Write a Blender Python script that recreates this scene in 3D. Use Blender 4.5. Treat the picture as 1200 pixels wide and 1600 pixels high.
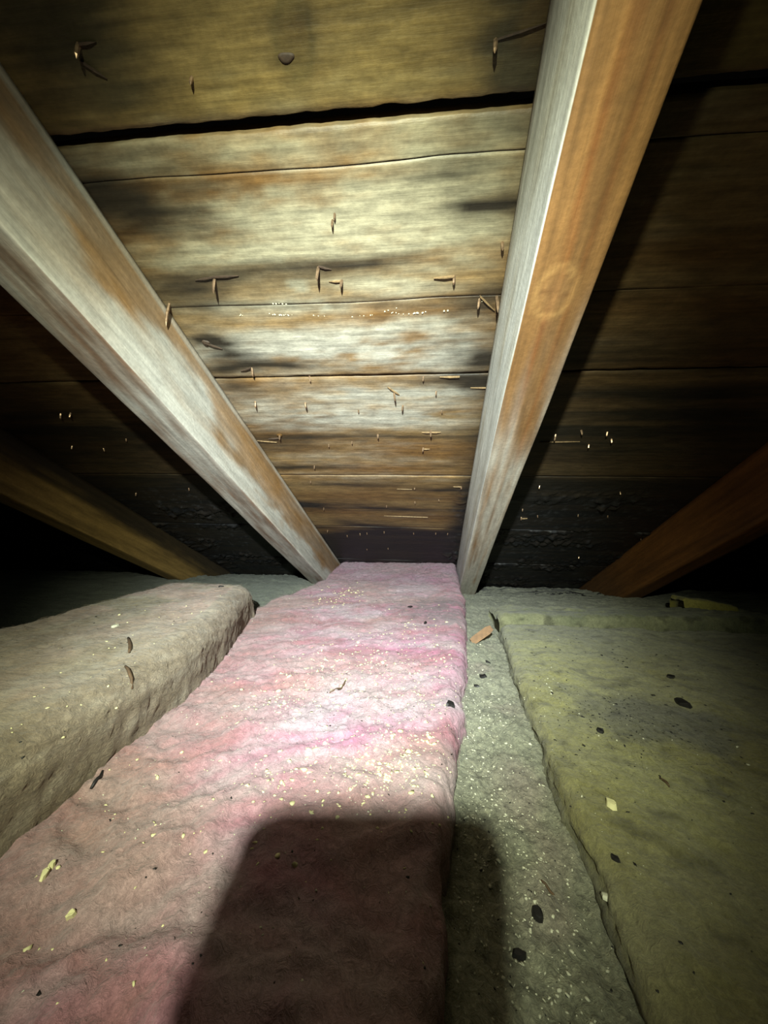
import bpy, bmesh, math, random
import numpy as np
from mathutils import Matrix, Vector, Euler

for o in list(bpy.data.objects):
    bpy.data.objects.remove(o, do_unlink=True)
scene = bpy.context.scene
col = scene.collection
random.seed(7)
rng = np.random.default_rng(7)

# ------------------------------------------------------------------ camera
CZ = 0.40                                   # camera height above the attic floor boards
F_PX, YAW, PITCH, ROLL = 548.7, 0.1383, 0.1188, 0.0091
cy_, sy_ = math.cos(YAW), math.sin(YAW)
fw = np.array([-sy_*math.cos(PITCH), cy_*math.cos(PITCH), math.sin(PITCH)])
r0 = np.array([cy_, sy_, 0.0]); u0 = np.cross(r0, fw)
rt = math.cos(ROLL)*r0 + math.sin(ROLL)*u0
up = -math.sin(ROLL)*r0 + math.cos(ROLL)*u0
cam_data = bpy.data.cameras.new('camera')
cam = bpy.data.objects.new('camera', cam_data); col.objects.link(cam)
cam_data.sensor_fit = 'HORIZONTAL'; cam_data.sensor_width = 36.0
cam_data.lens = F_PX/1200*36.0
cam_data.clip_start = 0.005; cam_data.clip_end = 50
cam.matrix_world = Matrix(((rt[0], up[0], -fw[0], 0), (rt[1], up[1], -fw[1], 0), (rt[2], up[2], -fw[2], CZ), (0, 0, 0, 1)))
scene.camera = cam

# ------------------------------------------------------------------ world, view
w = bpy.data.worlds.new('attic_dark'); scene.world = w; w.use_nodes = True
w.node_tree.nodes['Background'].inputs[0].default_value = (0.5, 0.45, 0.35, 1)
w.node_tree.nodes['Background'].inputs[1].default_value = 0.0015
scene.view_settings.view_transform = 'Standard'
scene.view_settings.look = 'None'
scene.view_settings.gamma = 1.0
scene.view_settings.exposure = 0.0
scene.view_settings.use_curve_mapping = False

# ------------------------------------------------------------------ the hand lamp's light (a hot spot and a wider spill)
LAMP = Vector((-0.020, -0.215, CZ+0.165))
AIM = Vector((-0.125, 0.62, CZ+0.022))
def spot(name, energy, size, blend, color, radius=0.007):
    l = bpy.data.lights.new(name, 'SPOT'); l.energy = energy; l.spot_size = math.radians(size); l.spot_blend = blend
    l.color = color; l.shadow_soft_size = radius
    o = bpy.data.objects.new(name, l); col.objects.link(o)
    o.location = LAMP
    o.rotation_euler = (AIM-LAMP).to_track_quat('-Z', 'Y').to_euler()
    return o
spot('lamp_core', 66.0, 62, 1.0, (0.86, 0.99, 1.12))
spot('lamp_beam', 58.0, 78, 1.0, (0.95, 1.0, 0.74))
spot('lamp_spill', 2.3, 120, 1.0, (0.93, 1.0, 0.66))

# ------------------------------------------------------------------ helpers
SL = 0.3705                                   # roof slope
HD = 0.369                                    # distance from the lens to the roof boards
RD = 0.2704*HD                                # rafter depth
RW = 0.1231*HD                                # rafter width
dv = np.array([0, math.cos(SL), -math.sin(SL)]); nv = np.array([0, math.sin(SL), math.cos(SL)])
SK = math.atan(0.0492)
eu = math.cos(SK)*np.array([1., 0, 0]) + math.sin(SK)*dv        # along the boards
ev = -math.sin(SK)*np.array([1., 0, 0]) + math.cos(SK)*dv       # down the slope, across the boards
def pray(px, py): return rt*((px-600)/F_PX) - up*((py-800)/F_PX) + fw
def deck_uv(px, py):
    r = pray(px, py); p = r*HD/(r@nv); return float(p@eu), float(p@ev)
def sstep(a, b, x): t = np.clip((x-a)/(b-a), 0, 1); return t*t*(3-2*t)
def lin(r, g, b): return np.array([((c/255+0.055)/1.055)**2.4 if c > 10 else c/255/12.92 for c in (r, g, b)])
_perm = np.random.default_rng(3).permutation(256); _perm = np.concatenate([_perm, _perm, _perm])
_g = np.random.default_rng(4).normal(size=(256, 3)); _g /= np.linalg.norm(_g, axis=1)[:, None]
def pnoise(P):
    i = np.floor(P).astype(int); f = P-i; i &= 255
    s = f*f*f*(f*(f*6-15)+10)
    def gr(dx, dy, dz):
        h = _perm[_perm[_perm[i[:, 0]+dx]+i[:, 1]+dy]+i[:, 2]+dz]
        return ((f-np.array([dx, dy, dz]))*_g[h]).sum(1)
    x0 = gr(0,0,0)*(1-s[:,0])+gr(1,0,0)*s[:,0]; x1 = gr(0,1,0)*(1-s[:,0])+gr(1,1,0)*s[:,0]
    x2 = gr(0,0,1)*(1-s[:,0])+gr(1,0,1)*s[:,0]; x3 = gr(0,1,1)*(1-s[:,0])+gr(1,1,1)*s[:,0]
    y0 = x0*(1-s[:,1])+x1*s[:,1]; y1 = x2*(1-s[:,1])+x3*s[:,1]
    return (y0*(1-s[:,2])+y1*s[:,2])*1.6
def fbm(P, freq, octv=3, seed=0, gain=0.5):
    P = np.asarray(P, float)*np.asarray(freq) + seed*17.31
    r = np.zeros(len(P)); a = 1.0
    for k in range(octv):
        r += a*pnoise(P); P = P*2.03+5.7; a *= gain
    return r
def mix(a, b, t): t = np.clip(t, 0, 1)[:, None]; return a*(1-t)+b*t

def mesh_obj(name, verts, faces, mat, parent=None, colors=None, smooth=True, origin=None):
    verts = np.asarray(verts, float)
    if origin is not None: verts = verts-np.asarray(origin)
    me = bpy.data.meshes.new(name)
    if isinstance(faces, np.ndarray):
        k = faces.shape[1]; n = len(faces)
        me.vertices.add(len(verts)); me.vertices.foreach_set('co', verts.astype(np.float32).ravel())
        me.loops.add(n*k); me.loops.foreach_set('vertex_index', faces.astype(np.int32).ravel())
        me.polygons.add(n); me.polygons.foreach_set('loop_start', np.arange(0, n*k, k, dtype=np.int32))
        me.update(calc_edges=True)
    else:
        me.from_pydata([tuple(v) for v in verts], [], faces)
    if colors is not None:
        at = me.color_attributes.new('Col', 'FLOAT_COLOR', 'POINT')
        c4 = np.ones((len(verts), 4), np.float32); c4[:, :3] = colors
        at.data.foreach_set('color', c4.ravel())
    if smooth: me.polygons.foreach_set('use_smooth', np.ones(len(me.polygons), bool))
    if mat: me.materials.append(mat)
    me.update()
    o = bpy.data.objects.new(name, me); col.objects.link(o)
    if origin is not None: o.location = tuple(origin)
    if parent is not None:
        o.parent = parent
    return o
def tag(o, label, cat, group=None, kind=None):
    o['label'] = label; o['category'] = cat
    if group: o['group'] = group
    if kind: o['kind'] = kind
    return o
def empty(name, loc=(0, 0, 0)):
    o = bpy.data.objects.new(name, None); o.empty_display_size = 0.05; o.location = loc; col.objects.link(o); return o
def grid_faces(n, m, wrap=False):
    # n rings of m points
    i, j = np.meshgrid(np.arange(n-1), np.arange(m if wrap else m-1), indexing='ij')
    j2 = (j+1) % m
    return np.stack([i*m+j, i*m+j2, (i+1)*m+j2, (i+1)*m+j], -1).reshape(-1, 4)

# ------------------------------------------------------------------ materials
ALB = 0.42                                    # scales wood and wool colours down so bounced light fills shadows less
def mat_base(name, rough=0.7):
    m = bpy.data.materials.new(name); m.use_nodes = True
    nt = m.node_tree; b = nt.nodes['Principled BSDF']; b.inputs['Roughness'].default_value = rough
    return m, nt, b
def N(nt, t, **k):
    n = nt.nodes.new(t)
    for a, v in k.items(): setattr(n, a, v)
    return n
def wood_mat(name, grain_scale, fl=(.76, 1.28), rough=0.62, coat=0.0, bump=0.25, gdark=0.55, fleck=(40, 130, 60)):
    m, nt, b = mat_base(name, rough)
    b.inputs['Specular IOR Level'].default_value = 0.35
    at = N(nt, 'ShaderNodeVertexColor', layer_name='Col')
    tc = N(nt, 'ShaderNodeTexCoord'); mp = N(nt, 'ShaderNodeMapping'); mp.inputs['Scale'].default_value = grain_scale
    nt.links.new(tc.outputs['Object'], mp.inputs['Vector'])
    n1 = N(nt, 'ShaderNodeTexNoise'); n1.inputs['Scale'].default_value = 1.0; n1.inputs['Detail'].default_value = 6; n1.inputs['Roughness'].default_value = 0.65
    nt.links.new(mp.outputs[0], n1.inputs['Vector'])
    rp = N(nt, 'ShaderNodeMapRange'); rp.inputs['From Min'].default_value = 0.3; rp.inputs['From Max'].default_value = 0.7
    rp.inputs['To Min'].default_value = gdark; rp.inputs['To Max'].default_value = 1.3
    nt.links.new(n1.outputs['Fac'], rp.inputs['Value'])
    n2 = N(nt, 'ShaderNodeTexNoise'); n2.inputs['Scale'].default_value = 260; n2.inputs['Detail'].default_value = 3
    nt.links.new(tc.outputs['Object'], n2.inputs['Vector'])
    r2 = N(nt, 'ShaderNodeMapRange'); r2.inputs['From Min'].default_value = 0.35; r2.inputs['From Max'].default_value = 0.65
    r2.inputs['To Min'].default_value = 0.93; r2.inputs['To Max'].default_value = 1.07
    nt.links.new(n2.outputs['Fac'], r2.inputs['Value'])
    mu = N(nt, 'ShaderNodeMath', operation='MULTIPLY'); nt.links.new(rp.outputs[0], mu.inputs[0]); nt.links.new(r2.outputs[0], mu.inputs[1])
    mp3 = N(nt, 'ShaderNodeMapping'); mp3.inputs['Scale'].default_value = fleck
    nt.links.new(tc.outputs['Object'], mp3.inputs['Vector'])
    n3 = N(nt, 'ShaderNodeTexNoise'); n3.inputs['Scale'].default_value = 1.0; n3.inputs['Detail'].default_value = 4; n3.inputs['Roughness'].default_value = 0.6
    nt.links.new(mp3.outputs[0], n3.inputs['Vector'])
    r3 = N(nt, 'ShaderNodeMapRange'); r3.inputs['From Min'].default_value = 0.34; r3.inputs['From Max'].default_value = 0.70
    r3.inputs['To Min'].default_value = fl[0]; r3.inputs['To Max'].default_value = fl[1]
    nt.links.new(n3.outputs['Fac'], r3.inputs['Value'])
    mu2 = N(nt, 'ShaderNodeMath', operation='MULTIPLY'); nt.links.new(mu.outputs[0], mu2.inputs[0]); nt.links.new(r3.outputs[0], mu2.inputs[1]); mu = mu2
    vm = N(nt, 'ShaderNodeVectorMath', operation='SCALE')
    al = N(nt, 'ShaderNodeMath', operation='MULTIPLY'); al.inputs[1].default_value = ALB; nt.links.new(mu.outputs[0], al.inputs[0])
    nt.links.new(at.outputs['Color'], vm.inputs[0]); nt.links.new(al.outputs[0], vm.inputs['Scale'])
    nt.links.new(vm.outputs[0], b.inputs['Base Color'])
    bp = N(nt, 'ShaderNodeBump'); bp.inputs['Strength'].default_value = bump; bp.inputs['Distance'].default_value = 0.002
    nt.links.new(mu.outputs[0], bp.inputs['Height']); nt.links.new(bp.outputs[0], b.inputs['Normal'])
    return m
def fluff_mat(name, scale=(1, 1, 1), nscale=220, bump=0.6, lo=0.7, hi=1.25):
    m, nt, b = mat_base(name, 0.95)
    b.inputs['Specular IOR Level'].default_value = 0.1
    b.inputs['Sheen Weight'].default_value = 0.12
    at = N(nt, 'ShaderNodeVertexColor', layer_name='Col')
    tc = N(nt, 'ShaderNodeTexCoord'); mp = N(nt, 'ShaderNodeMapping'); mp.inputs['Scale'].default_value = scale
    nt.links.new(tc.outputs['Object'], mp.inputs['Vector'])
    n1 = N(nt, 'ShaderNodeTexNoise'); n1.inputs['Scale'].default_value = nscale; n1.inputs['Detail'].default_value = 5; n1.inputs['Roughness'].default_value = 0.7; n1.inputs['Distortion'].default_value = 1.2
    nt.links.new(mp.outputs[0], n1.inputs['Vector'])
    rp = N(nt, 'ShaderNodeMapRange'); rp.inputs['From Min'].default_value = 0.3; rp.inputs['From Max'].default_value = 0.7
    rp.inputs['To Min'].default_value = lo; rp.inputs['To Max'].default_value = hi
    nt.links.new(n1.outputs['Fac'], rp.inputs['Value'])
    n4 = N(nt, 'ShaderNodeTexNoise'); n4.inputs['Scale'].default_value = nscale*3.1; n4.inputs['Detail'].default_value = 4; n4.inputs['Roughness'].default_value = 0.75; n4.inputs['Distortion'].default_value = 2.0
    nt.links.new(mp.outputs[0], n4.inputs['Vector'])
    r4 = N(nt, 'ShaderNodeMapRange'); r4.inputs['From Min'].default_value = 0.32; r4.inputs['From Max'].default_value = 0.68
    r4.inputs['To Min'].default_value = .74; r4.inputs['To Max'].default_value = 1.24
    nt.links.new(n4.outputs['Fac'], r4.inputs['Value'])
    m4 = N(nt, 'ShaderNodeMath', operation='MULTIPLY'); nt.links.new(rp.outputs[0], m4.inputs[0]); nt.links.new(r4.outputs[0], m4.inputs[1]); rp = m4
    vm = N(nt, 'ShaderNodeVectorMath', operation='SCALE')
    al = N(nt, 'ShaderNodeMath', operation='MULTIPLY'); al.inputs[1].default_value = ALB; nt.links.new(rp.outputs[0], al.inputs[0])
    nt.links.new(at.outputs['Color'], vm.inputs[0]); nt.links.new(al.outputs[0], vm.inputs['Scale'])
    nt.links.new(vm.outputs[0], b.inputs['Base Color'])
    bp = N(nt, 'ShaderNodeBump'); bp.inputs['Strength'].default_value = bump; bp.inputs['Distance'].default_value = 0.003
    nt.links.new(n1.outputs['Fac'], bp.inputs['Height']); nt.links.new(bp.outputs[0], b.inputs['Normal'])
    return m
def plain_mat(name, c, rough=0.6, metal=0.0, var=0.25, scale=150):
    c = c*.65 if metal == 0 else c
    m, nt, b = mat_base(name, rough); b.inputs['Metallic'].default_value = metal
    tc = N(nt, 'ShaderNodeTexCoord'); n1 = N(nt, 'ShaderNodeTexNoise'); n1.inputs['Scale'].default_value = scale
    nt.links.new(tc.outputs['Object'], n1.inputs['Vector'])
    cr = N(nt, 'ShaderNodeValToRGB')
    cr.color_ramp.elements[0].position = 0.3; cr.color_ramp.elements[1].position = 0.7
    cr.color_ramp.elements[0].color = (*(c*(1-var)), 1); cr.color_ramp.elements[1].color = (*np.minimum(c*(1+var), 1), 1)
    nt.links.new(n1.outputs['Fac'], cr.inputs['Fac']); nt.links.new(cr.outputs[0], b.inputs['Base Color'])
    return m
M_board = wood_mat('weathered_roof_board', (9, 190, 60), rough=0.5, bump=0.22, gdark=.68)
M_rafter = wood_mat('rafter_lumber', (150, 5, 150), (.86, 1.15), rough=0.62, bump=0.2, gdark=0.80, fleck=(160, 40, 160))
M_pink = fluff_mat('pink_glass_wool', (1, 1, 1), 170, 0.7, 0.72, 1.2)
M_beige = fluff_mat('dusty_glass_wool', (0.6, 1.2, 2.2), 150, 0.7, 0.7, 1.22)
M_yellow = fluff_mat('yellow_glass_wool', (1, 1, 1), 190, 0.6, 0.7, 1.2)
M_grey = fluff_mat('grey_loose_fill', (1, 1, 1), 260, 0.9, 0.5, 1.4)
M_nail = plain_mat('nail_steel', lin(150, 125, 100), 0.32, 0.75, 0.35, 300)
M_splinter = plain_mat('torn_wood', lin(136, 112, 78), 0.6, 0, 0.3, 300)
M_splinter_dark = plain_mat('dark_torn_wood', lin(66, 50, 36), 0.7, 0, 0.3, 300)
M_resin = plain_mat('resin_bead', lin(225, 215, 180), 0.12, 0, 0.1, 300)
M_crumb = plain_mat('cream_crumb', lin(240, 234, 178), 0.8, 0, 0.2, 90)
M_crumb_pale = plain_mat('pale_crumb', lin(222, 222, 196), 0.7, 0, 0.2, 90)
M_black = plain_mat('black_grit', lin(26, 24, 24), 0.6, 0, 0.4, 200)
M_twig = plain_mat('dry_twig', lin(92, 70, 46), 0.8, 0, 0.3, 200)
M_chip = plain_mat('brown_wood_chip', lin(128, 94, 58), 0.7, 0, 0.25, 160)
M_dark = plain_mat('dark_recess', lin(30, 26, 22), 0.9, 0, 0.2, 60)
M_phone = plain_mat('phone_case', lin(28, 28, 30), 0.5, 0, 0.1, 60)
M_glass = plain_mat('lens_glass', lin(12, 12, 16), 0.08, 0, 0.1, 60)
M_metal = plain_mat('lamp_metal', lin(60, 60, 62), 0.4, 0.8, 0.1, 60)

# ------------------------------------------------------------------ roof boards
CEIL = bpy.data.objects.new('ceiling', None); col.objects.link(CEIL)
org = nv*HD + np.array([0, 0, CZ])
CEIL.matrix_world = Matrix(((eu[0], ev[0], nv[0], org[0]), (eu[1], ev[1], nv[1], org[1]), (eu[2], ev[2], nv[2], org[2]), (0, 0, 0, 1)))
CEIL['kind'] = 'structure'; CEIL['label'] = 'sloping roof deck of wide horizontal boards with mould stains'
# rafter lines on the deck (world x): inner faces
U1, UL = 0.1916*HD, -0.7881*HD
# stains: pixel centre -> deck coordinates, radii in metres, strength
def spots(lst):
    return [(*deck_uv(a, b), ru, rv, s) for a, b, ru, rv, s in lst]
DARK = spots([(190,320,.05,.018,.75),(220,310,.03,.01,.5),(500,412,.06,.010,.85),(430,440,.11,.013,.55),(320,440,.06,.016,.7),(560,408,.07,.006,.5),
 (750,470,.035,.02,.7),(748,560,.03,.016,.95),(738,600,.04,.016,1.0),(320,540,.025,.016,.8),(300,470,.04,.02,.5),(345,560,.04,.02,.5),
 (420,575,.06,.006,.7),(360,610,.04,.02,.45),(470,683,.09,.008,.75),(600,682,.16,.006,.6),(440,690,.05,.018,.5),(470,730,.09,.008,.8),
 (700,728,.05,.01,.45),(700,765,.07,.01,.75),(560,758,.1,.008,.6),(480,790,.07,.02,.6),(600,795,.12,.01,.4),(125,68,.05,.03,.8),(60,140,.09,.07,.6),(460,65,.02,.02,.5),
 (835,35,.035,.03,.8),(780,75,.03,.012,.5),(800,100,.04,.05,.4),(30,30,.1,.05,.3),(785,320,.04,.01,.4),(715,270,.03,.006,.45),(760,325,.025,.006,.45),(640,468,.14,.004,.3),(560,470,.2,.004,.35),
 (870,690,.12,.03,.6),(1050,660,.2,.06,.8),(960,560,.2,.05,.5),(230,690,.3,.05,.6),(80,660,.15,.08,.7)])
PALE = spots([(450,340,.14,.03,.7),(640,330,.16,.03,.9),(330,395,.12,.010,.8),(440,400,.1,.008,.7),(560,545,.2,.022,.95),(690,560,.08,.02,.7),(430,545,.08,.02,.6),(640,510,.1,.012,.7),
 (580,650,.14,.018,1.0),(520,640,.1,.02,.6),(640,620,.12,.02,.6),(400,480,.1,.008,.5),(640,440,.06,.012,.5),(200,260,.16,.012,.5),(500,225,.3,.010,.55),(700,215,.2,.02,.6),(760,280,.08,.03,.6),(450,448,.008,.008,.9),(495,478,.008,.004,.9),(50,50,.07,.04,.3),
 (340,170,.2,.02,.25)])
KNOTS = [(*deck_uv(458, 62), .012, .016), (*deck_uv(838, 28), .014, .013)]
def board_color(u, v, seed):
    P = np.stack([u, v, np.full_like(u, seed*3.1)], 1)
    tone = fbm(P, (2.5, 16, 1), 4, 1)
    n = lin(158, 112, 58)[None]*np.ones((len(u), 1))
    c = mix(lin(148, 110, 62)[None], lin(178, 146, 96)[None], 0.5+0.9*tone)
    wh = fbm(P, (4, 34, 1), 4, 2, 0.6)
    wh2 = fbm(P, (22, 90, 1), 3, 5, 0.6)
    pale = np.zeros_like(u); dark = np.zeros_like(u)
    wob_u = fbm(P, (9, 30, 1), 3, 7)*0.03; wob_v = fbm(P, (9, 30, 1), 3, 8)*0.006
    for a, b, ru, rv, s in PALE:
        r = ((u+wob_u-a)/ru)**2+((v+wob_v-b)/rv)**2; pale = np.maximum(pale, s*np.exp(-r*0.8))
    for a, b, ru, rv, s in DARK:
        r = ((u+wob_u-a)/ru)**2+((v+wob_v-b)/rv)**2; dark = 1-(1-dark)*(1-s*np.exp(-r*0.9))
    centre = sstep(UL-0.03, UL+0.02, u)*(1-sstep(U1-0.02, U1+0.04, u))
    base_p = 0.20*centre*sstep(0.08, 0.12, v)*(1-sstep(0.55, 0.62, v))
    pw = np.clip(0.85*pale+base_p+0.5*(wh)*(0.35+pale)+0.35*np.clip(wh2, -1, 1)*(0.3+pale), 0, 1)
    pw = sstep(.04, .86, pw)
    palec = mix(lin(210, 205, 174)[None], lin(220, 219, 204)[None], sstep(.18, .29, v))  # lamp tint put into the pale colour: yellower high up, cooler below
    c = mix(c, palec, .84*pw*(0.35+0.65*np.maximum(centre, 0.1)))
    # dark decay near the eave; side bays darker overall
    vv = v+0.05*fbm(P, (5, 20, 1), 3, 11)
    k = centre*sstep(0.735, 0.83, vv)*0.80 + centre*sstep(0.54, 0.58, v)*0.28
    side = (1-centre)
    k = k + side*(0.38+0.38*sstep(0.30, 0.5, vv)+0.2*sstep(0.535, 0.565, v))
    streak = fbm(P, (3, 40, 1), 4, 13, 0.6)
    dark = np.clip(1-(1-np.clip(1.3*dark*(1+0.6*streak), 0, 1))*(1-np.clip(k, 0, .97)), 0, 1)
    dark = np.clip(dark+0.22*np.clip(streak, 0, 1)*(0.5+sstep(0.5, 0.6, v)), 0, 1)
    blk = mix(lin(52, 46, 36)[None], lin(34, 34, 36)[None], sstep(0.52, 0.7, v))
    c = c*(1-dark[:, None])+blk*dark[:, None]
    for kx, ky, ka_, kb_ in KNOTS:
        r = np.sqrt(((u+wob_u*.1-kx)/ka_)**2+((v+wob_v*.2-ky)/kb_)**2)
        c = mix(c, lin(96, 72, 40)[None], .75*(1-sstep(.7, 1.0, r)))
        c = mix(c, lin(58, 42, 26)[None], .7*np.exp(-((r-1.0)/.18)**2))
    c = mix(c, lin(164, 150, 92)[None], 0.55*(1-sstep(0.075, 0.09, v))*(1-.8*dark))
    return c
SEAMS = [-1.071, -0.840, -0.608, -0.376, -0.145, 0.0868, 0.3175, 0.5495, 0.775, 1.006, 1.238, 1.470, 1.70]
GAPS = [.002, .002, .002, .002, .002, .0072, .0030, .0016, .0010, .002, .002, .002, .002]
boards = []
usamp = np.concatenate([np.arange(-2.4, -1.3, .06), np.arange(-1.3, -0.62, .010), np.arange(-0.62, 0.56, .004), np.arange(0.56, 1.3, .010), np.arange(1.3, 2.41, .06)])
for k in range(len(SEAMS)-1):
    v0 = SEAMS[k]+GAPS[k]*0.5; v1 = SEAMS[k+1]-GAPS[k+1]*0.5
    fine = -0.2 < 0.5*(v0+v1) < 1.3
    st = 0.004 if fine else 0.03
    us = usamp if fine else np.arange(-2.4, 2.41, .08)
    nvv = max(3, int((v1-v0)/st)); vs = np.linspace(v0, v1, nvv)
    # front face plus the rounded upper and lower edges and the back
    b = 0.0012
    prof = [(v0, .020), (v0, b)] + [(v0+b*.35, b*.3)] + [(x, 0.0) for x in vs[1:-1]] + [(v1-b*.35, b*.3), (v1, b), (v1, .020)]
    if k == 5:
        front_pts = prof[3:-3]
        for vc, hw, dp in ((.1122, .0004, .0025), (.2203, .0002, .0007)):
            front_pts = [p for p in front_pts if abs(p[0]-vc) > hw*1.6] + [(vc-hw, 0.0), (vc, dp), (vc+hw, 0.0)]
        prof = prof[:3]+sorted(front_pts)+prof[-3:]
    pv = np.array([p[0] for p in prof]); pw_ = np.array([p[1] for p in prof]); m = len(prof)
    U = np.repeat(us, m); V = np.tile(pv, len(us)); W = np.tile(pw_, len(us))
    P3 = np.stack([U, V, np.full_like(U, k)], 1)
    front = (W < .001)
    wavy = fbm(P3, (7, 7, 1), 2, 20)*0.0009
    if fine:
        rim = fbm(P3, (60, 4, 1), 3, 21)*0.0010*(.7 if k in (4, 5) else .45)
        V = V + np.where((V < v0+.0025) | (V > v1-.0025), rim, 0)
        # crusty black growth in the side bays near the eave
        side = 1-sstep(UL-0.02, UL+0.02, U)*(1-sstep(U1-0.01, U1+0.03, U))
        m_cr = side*sstep(0.56, 0.66, V)*(1-sstep(1.25, 1.4, V))
        patch = sstep(-0.05, 0.35, fbm(P3, (7, 9, 1), 2, 23))
        lump = np.abs(fbm(P3, (42, 42, 1), 3, 22))
        W = W - front*m_cr*patch*lump*0.011
    W = W + front*wavy
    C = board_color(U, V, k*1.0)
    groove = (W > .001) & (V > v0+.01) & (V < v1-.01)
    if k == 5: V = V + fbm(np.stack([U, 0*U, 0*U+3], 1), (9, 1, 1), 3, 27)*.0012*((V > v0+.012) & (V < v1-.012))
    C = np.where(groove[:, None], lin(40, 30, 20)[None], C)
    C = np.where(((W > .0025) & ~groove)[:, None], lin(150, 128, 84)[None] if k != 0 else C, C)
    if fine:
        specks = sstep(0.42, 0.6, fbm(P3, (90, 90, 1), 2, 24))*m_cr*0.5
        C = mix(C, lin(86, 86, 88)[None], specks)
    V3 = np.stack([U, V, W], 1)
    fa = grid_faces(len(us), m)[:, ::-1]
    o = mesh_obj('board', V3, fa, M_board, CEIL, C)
    boards.append(o)
def board_for(v):
    for k in range(len(SEAMS)-1):
        if SEAMS[k] <= v < SEAMS[k+1]: return boards[k]
    return boards[-1]

# nails coming through the boards: sub-parts of their board
def tube(pts, rads, n=7, close=True):
    pts = [Vector(p) for p in pts]; V = []; F = []
    ref = Vector((0.31, 0.17, 0.93))
    for i, p in enumerate(pts):
        t = (pts[min(i+1, len(pts)-1)]-pts[max(i-1, 0)]).normalized()
        a = t.cross(ref).normalized(); b = t.cross(a)
        for j in range(n):
            th = 2*math.pi*j/n; V.append(tuple(p+(a*math.cos(th)+b*math.sin(th))*rads[i]))
    for i in range(len(pts)-1):
        for j in range(n):
            F.append((i*n+j, i*n+(j+1) % n, (i+1)*n+(j+1) % n, (i+1)*n+j))
    if close:
        F.append(tuple(range(n))[::-1]); F.append(tuple((len(pts)-1)*n+j for j in range(n)))
    return V, F
NAILS = [(264,474,40),(776,463,26),(115,744,30),(335,432,22),(498,415,20),(535,437,12),(710,429,10),(750,467,14),(392,574,14),(398,626,14),(476,629,12),(615,612,18),(630,633,12),(682,610,8),(437,678,13),(590,678,10),(673,673,14),(662,699,10),(513,694,6),(550,689,6),(491,727,9),(483,589,7),(662,588,7),
 (721,759,10),(648,783,8),(685,780,7),(604,789,8),(506,793,9),(512,828,9),(542,836,8),(562,833,9),(573,832,8),(600,830,8),(646,832,8),(681,832,8),(700,833,7),(573,857,8),(606,856,7),(485,751,6),
 (94,646,12),(110,645,12),(196,684,8),(112,697,8),(294,762,9),(212,770,10),(329,878,10),(160,700,8),(250,790,8),
 (869,678,14),(908,672,10),(921,694,9),(950,674,10),(956,685,10),(844,759,8),(815,808,10),(840,805,8),(904,803,9),(969,768,9),(950,805,8),(1002,841,8),(817,795,7),(870,850,8),(905,870,8),
 (122,66,14),(775,62,12),(300,118,7),(520,342,8),(523,330,6),(785,378,10),(300,700,6),(648,762,5),(690,640,6),(560,640,5)]
for i, (px, py, ln) in enumerate(NAILS):
    a, b = deck_uv(px, py)
    L = 0.0006*ln*1.0+0.004
    tx, ty = random.uniform(-.35, .35), random.uniform(.2, .9)
    r = 0.00155 if ln > 9 else 0.0012
    p0 = Vector((a, b, 0.003)); dirn = Vector((tx*.6, ty, -1.0)).normalized()
    pts = [p0, p0+dirn*(L*.5), p0+dirn*(L*.85)+Vector((0, L*.05, 0)), p0+dirn*L+Vector((0, L*.12, 0))]
    V, F = tube(pts, [r, r, r*.85, r*.12], 6)
    mesh_obj('nail', V, F, M_nail, board_for(b), smooth=False)
# torn wood lifted around the bigger nails
SPL = [(335,432,.026,0,1),(335,432,-.022,.1,1),(498,415,.012,.3,1),(710,431,-.020,.05,0),(535,438,-.014,0,0),(750,462,.018,.9,0),(673,675,.016,0,0),(673,675,-.014,0,0),(437,684,-.02,.1,1),(395,688,.040,.12,0),(392,574,-.016,.3,1),(615,610,.008,.9,0),(615,610,-.008,-.9,0),(125,68,.012,0,1),(128,95,.012,.7,1),(775,62,.03,-.15,1),(320,535,.018,.5,1),(662,701,.01,0,0),(721,760,-.016,0,0),(815,810,.012,-.1,0),(600,806,.10,.03,0),(906,690,-.06,0,0),(620,764,.03,0,0),(718,588,-.025,0,0),(735,606,.03,0,0)]
for i, (px, py, L, sl, dk) in enumerate(SPL):
    a, b = deck_uv(px, py)
    e = Vector((a+L, b+abs(L)*sl, -0.0015)); s = Vector((a, b, -0.0022 if abs(L) < .03 else -.0006)); h = .0006 if abs(L) < .03 else .0004
    mid = (e+s)*.5+Vector((0, 0, -.0006))
    V = [s+Vector((0, -h, 0)), s+Vector((0, h, 0)), mid+Vector((0, h, 0)), mid+Vector((0, -h, 0)), e,
         s+Vector((0, -h, .0035)), s+Vector((0, h, .0035)), mid+Vector((0, h, .004)), mid+Vector((0, -h, .004)), e+Vector((0, 0, .003))]
    F = [(0,1,2,3),(3,2,4),(5,8,7,6),(8,9,7),(0,3,8,5),(3,4,9,8),(1,6,7,2),(2,7,9,4),(0,5,6,1)]
    mesh_obj('splinter', [tuple(v) for v in V], F, M_splinter_dark if dk else M_splinter, board_for(b), smooth=False)
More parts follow.
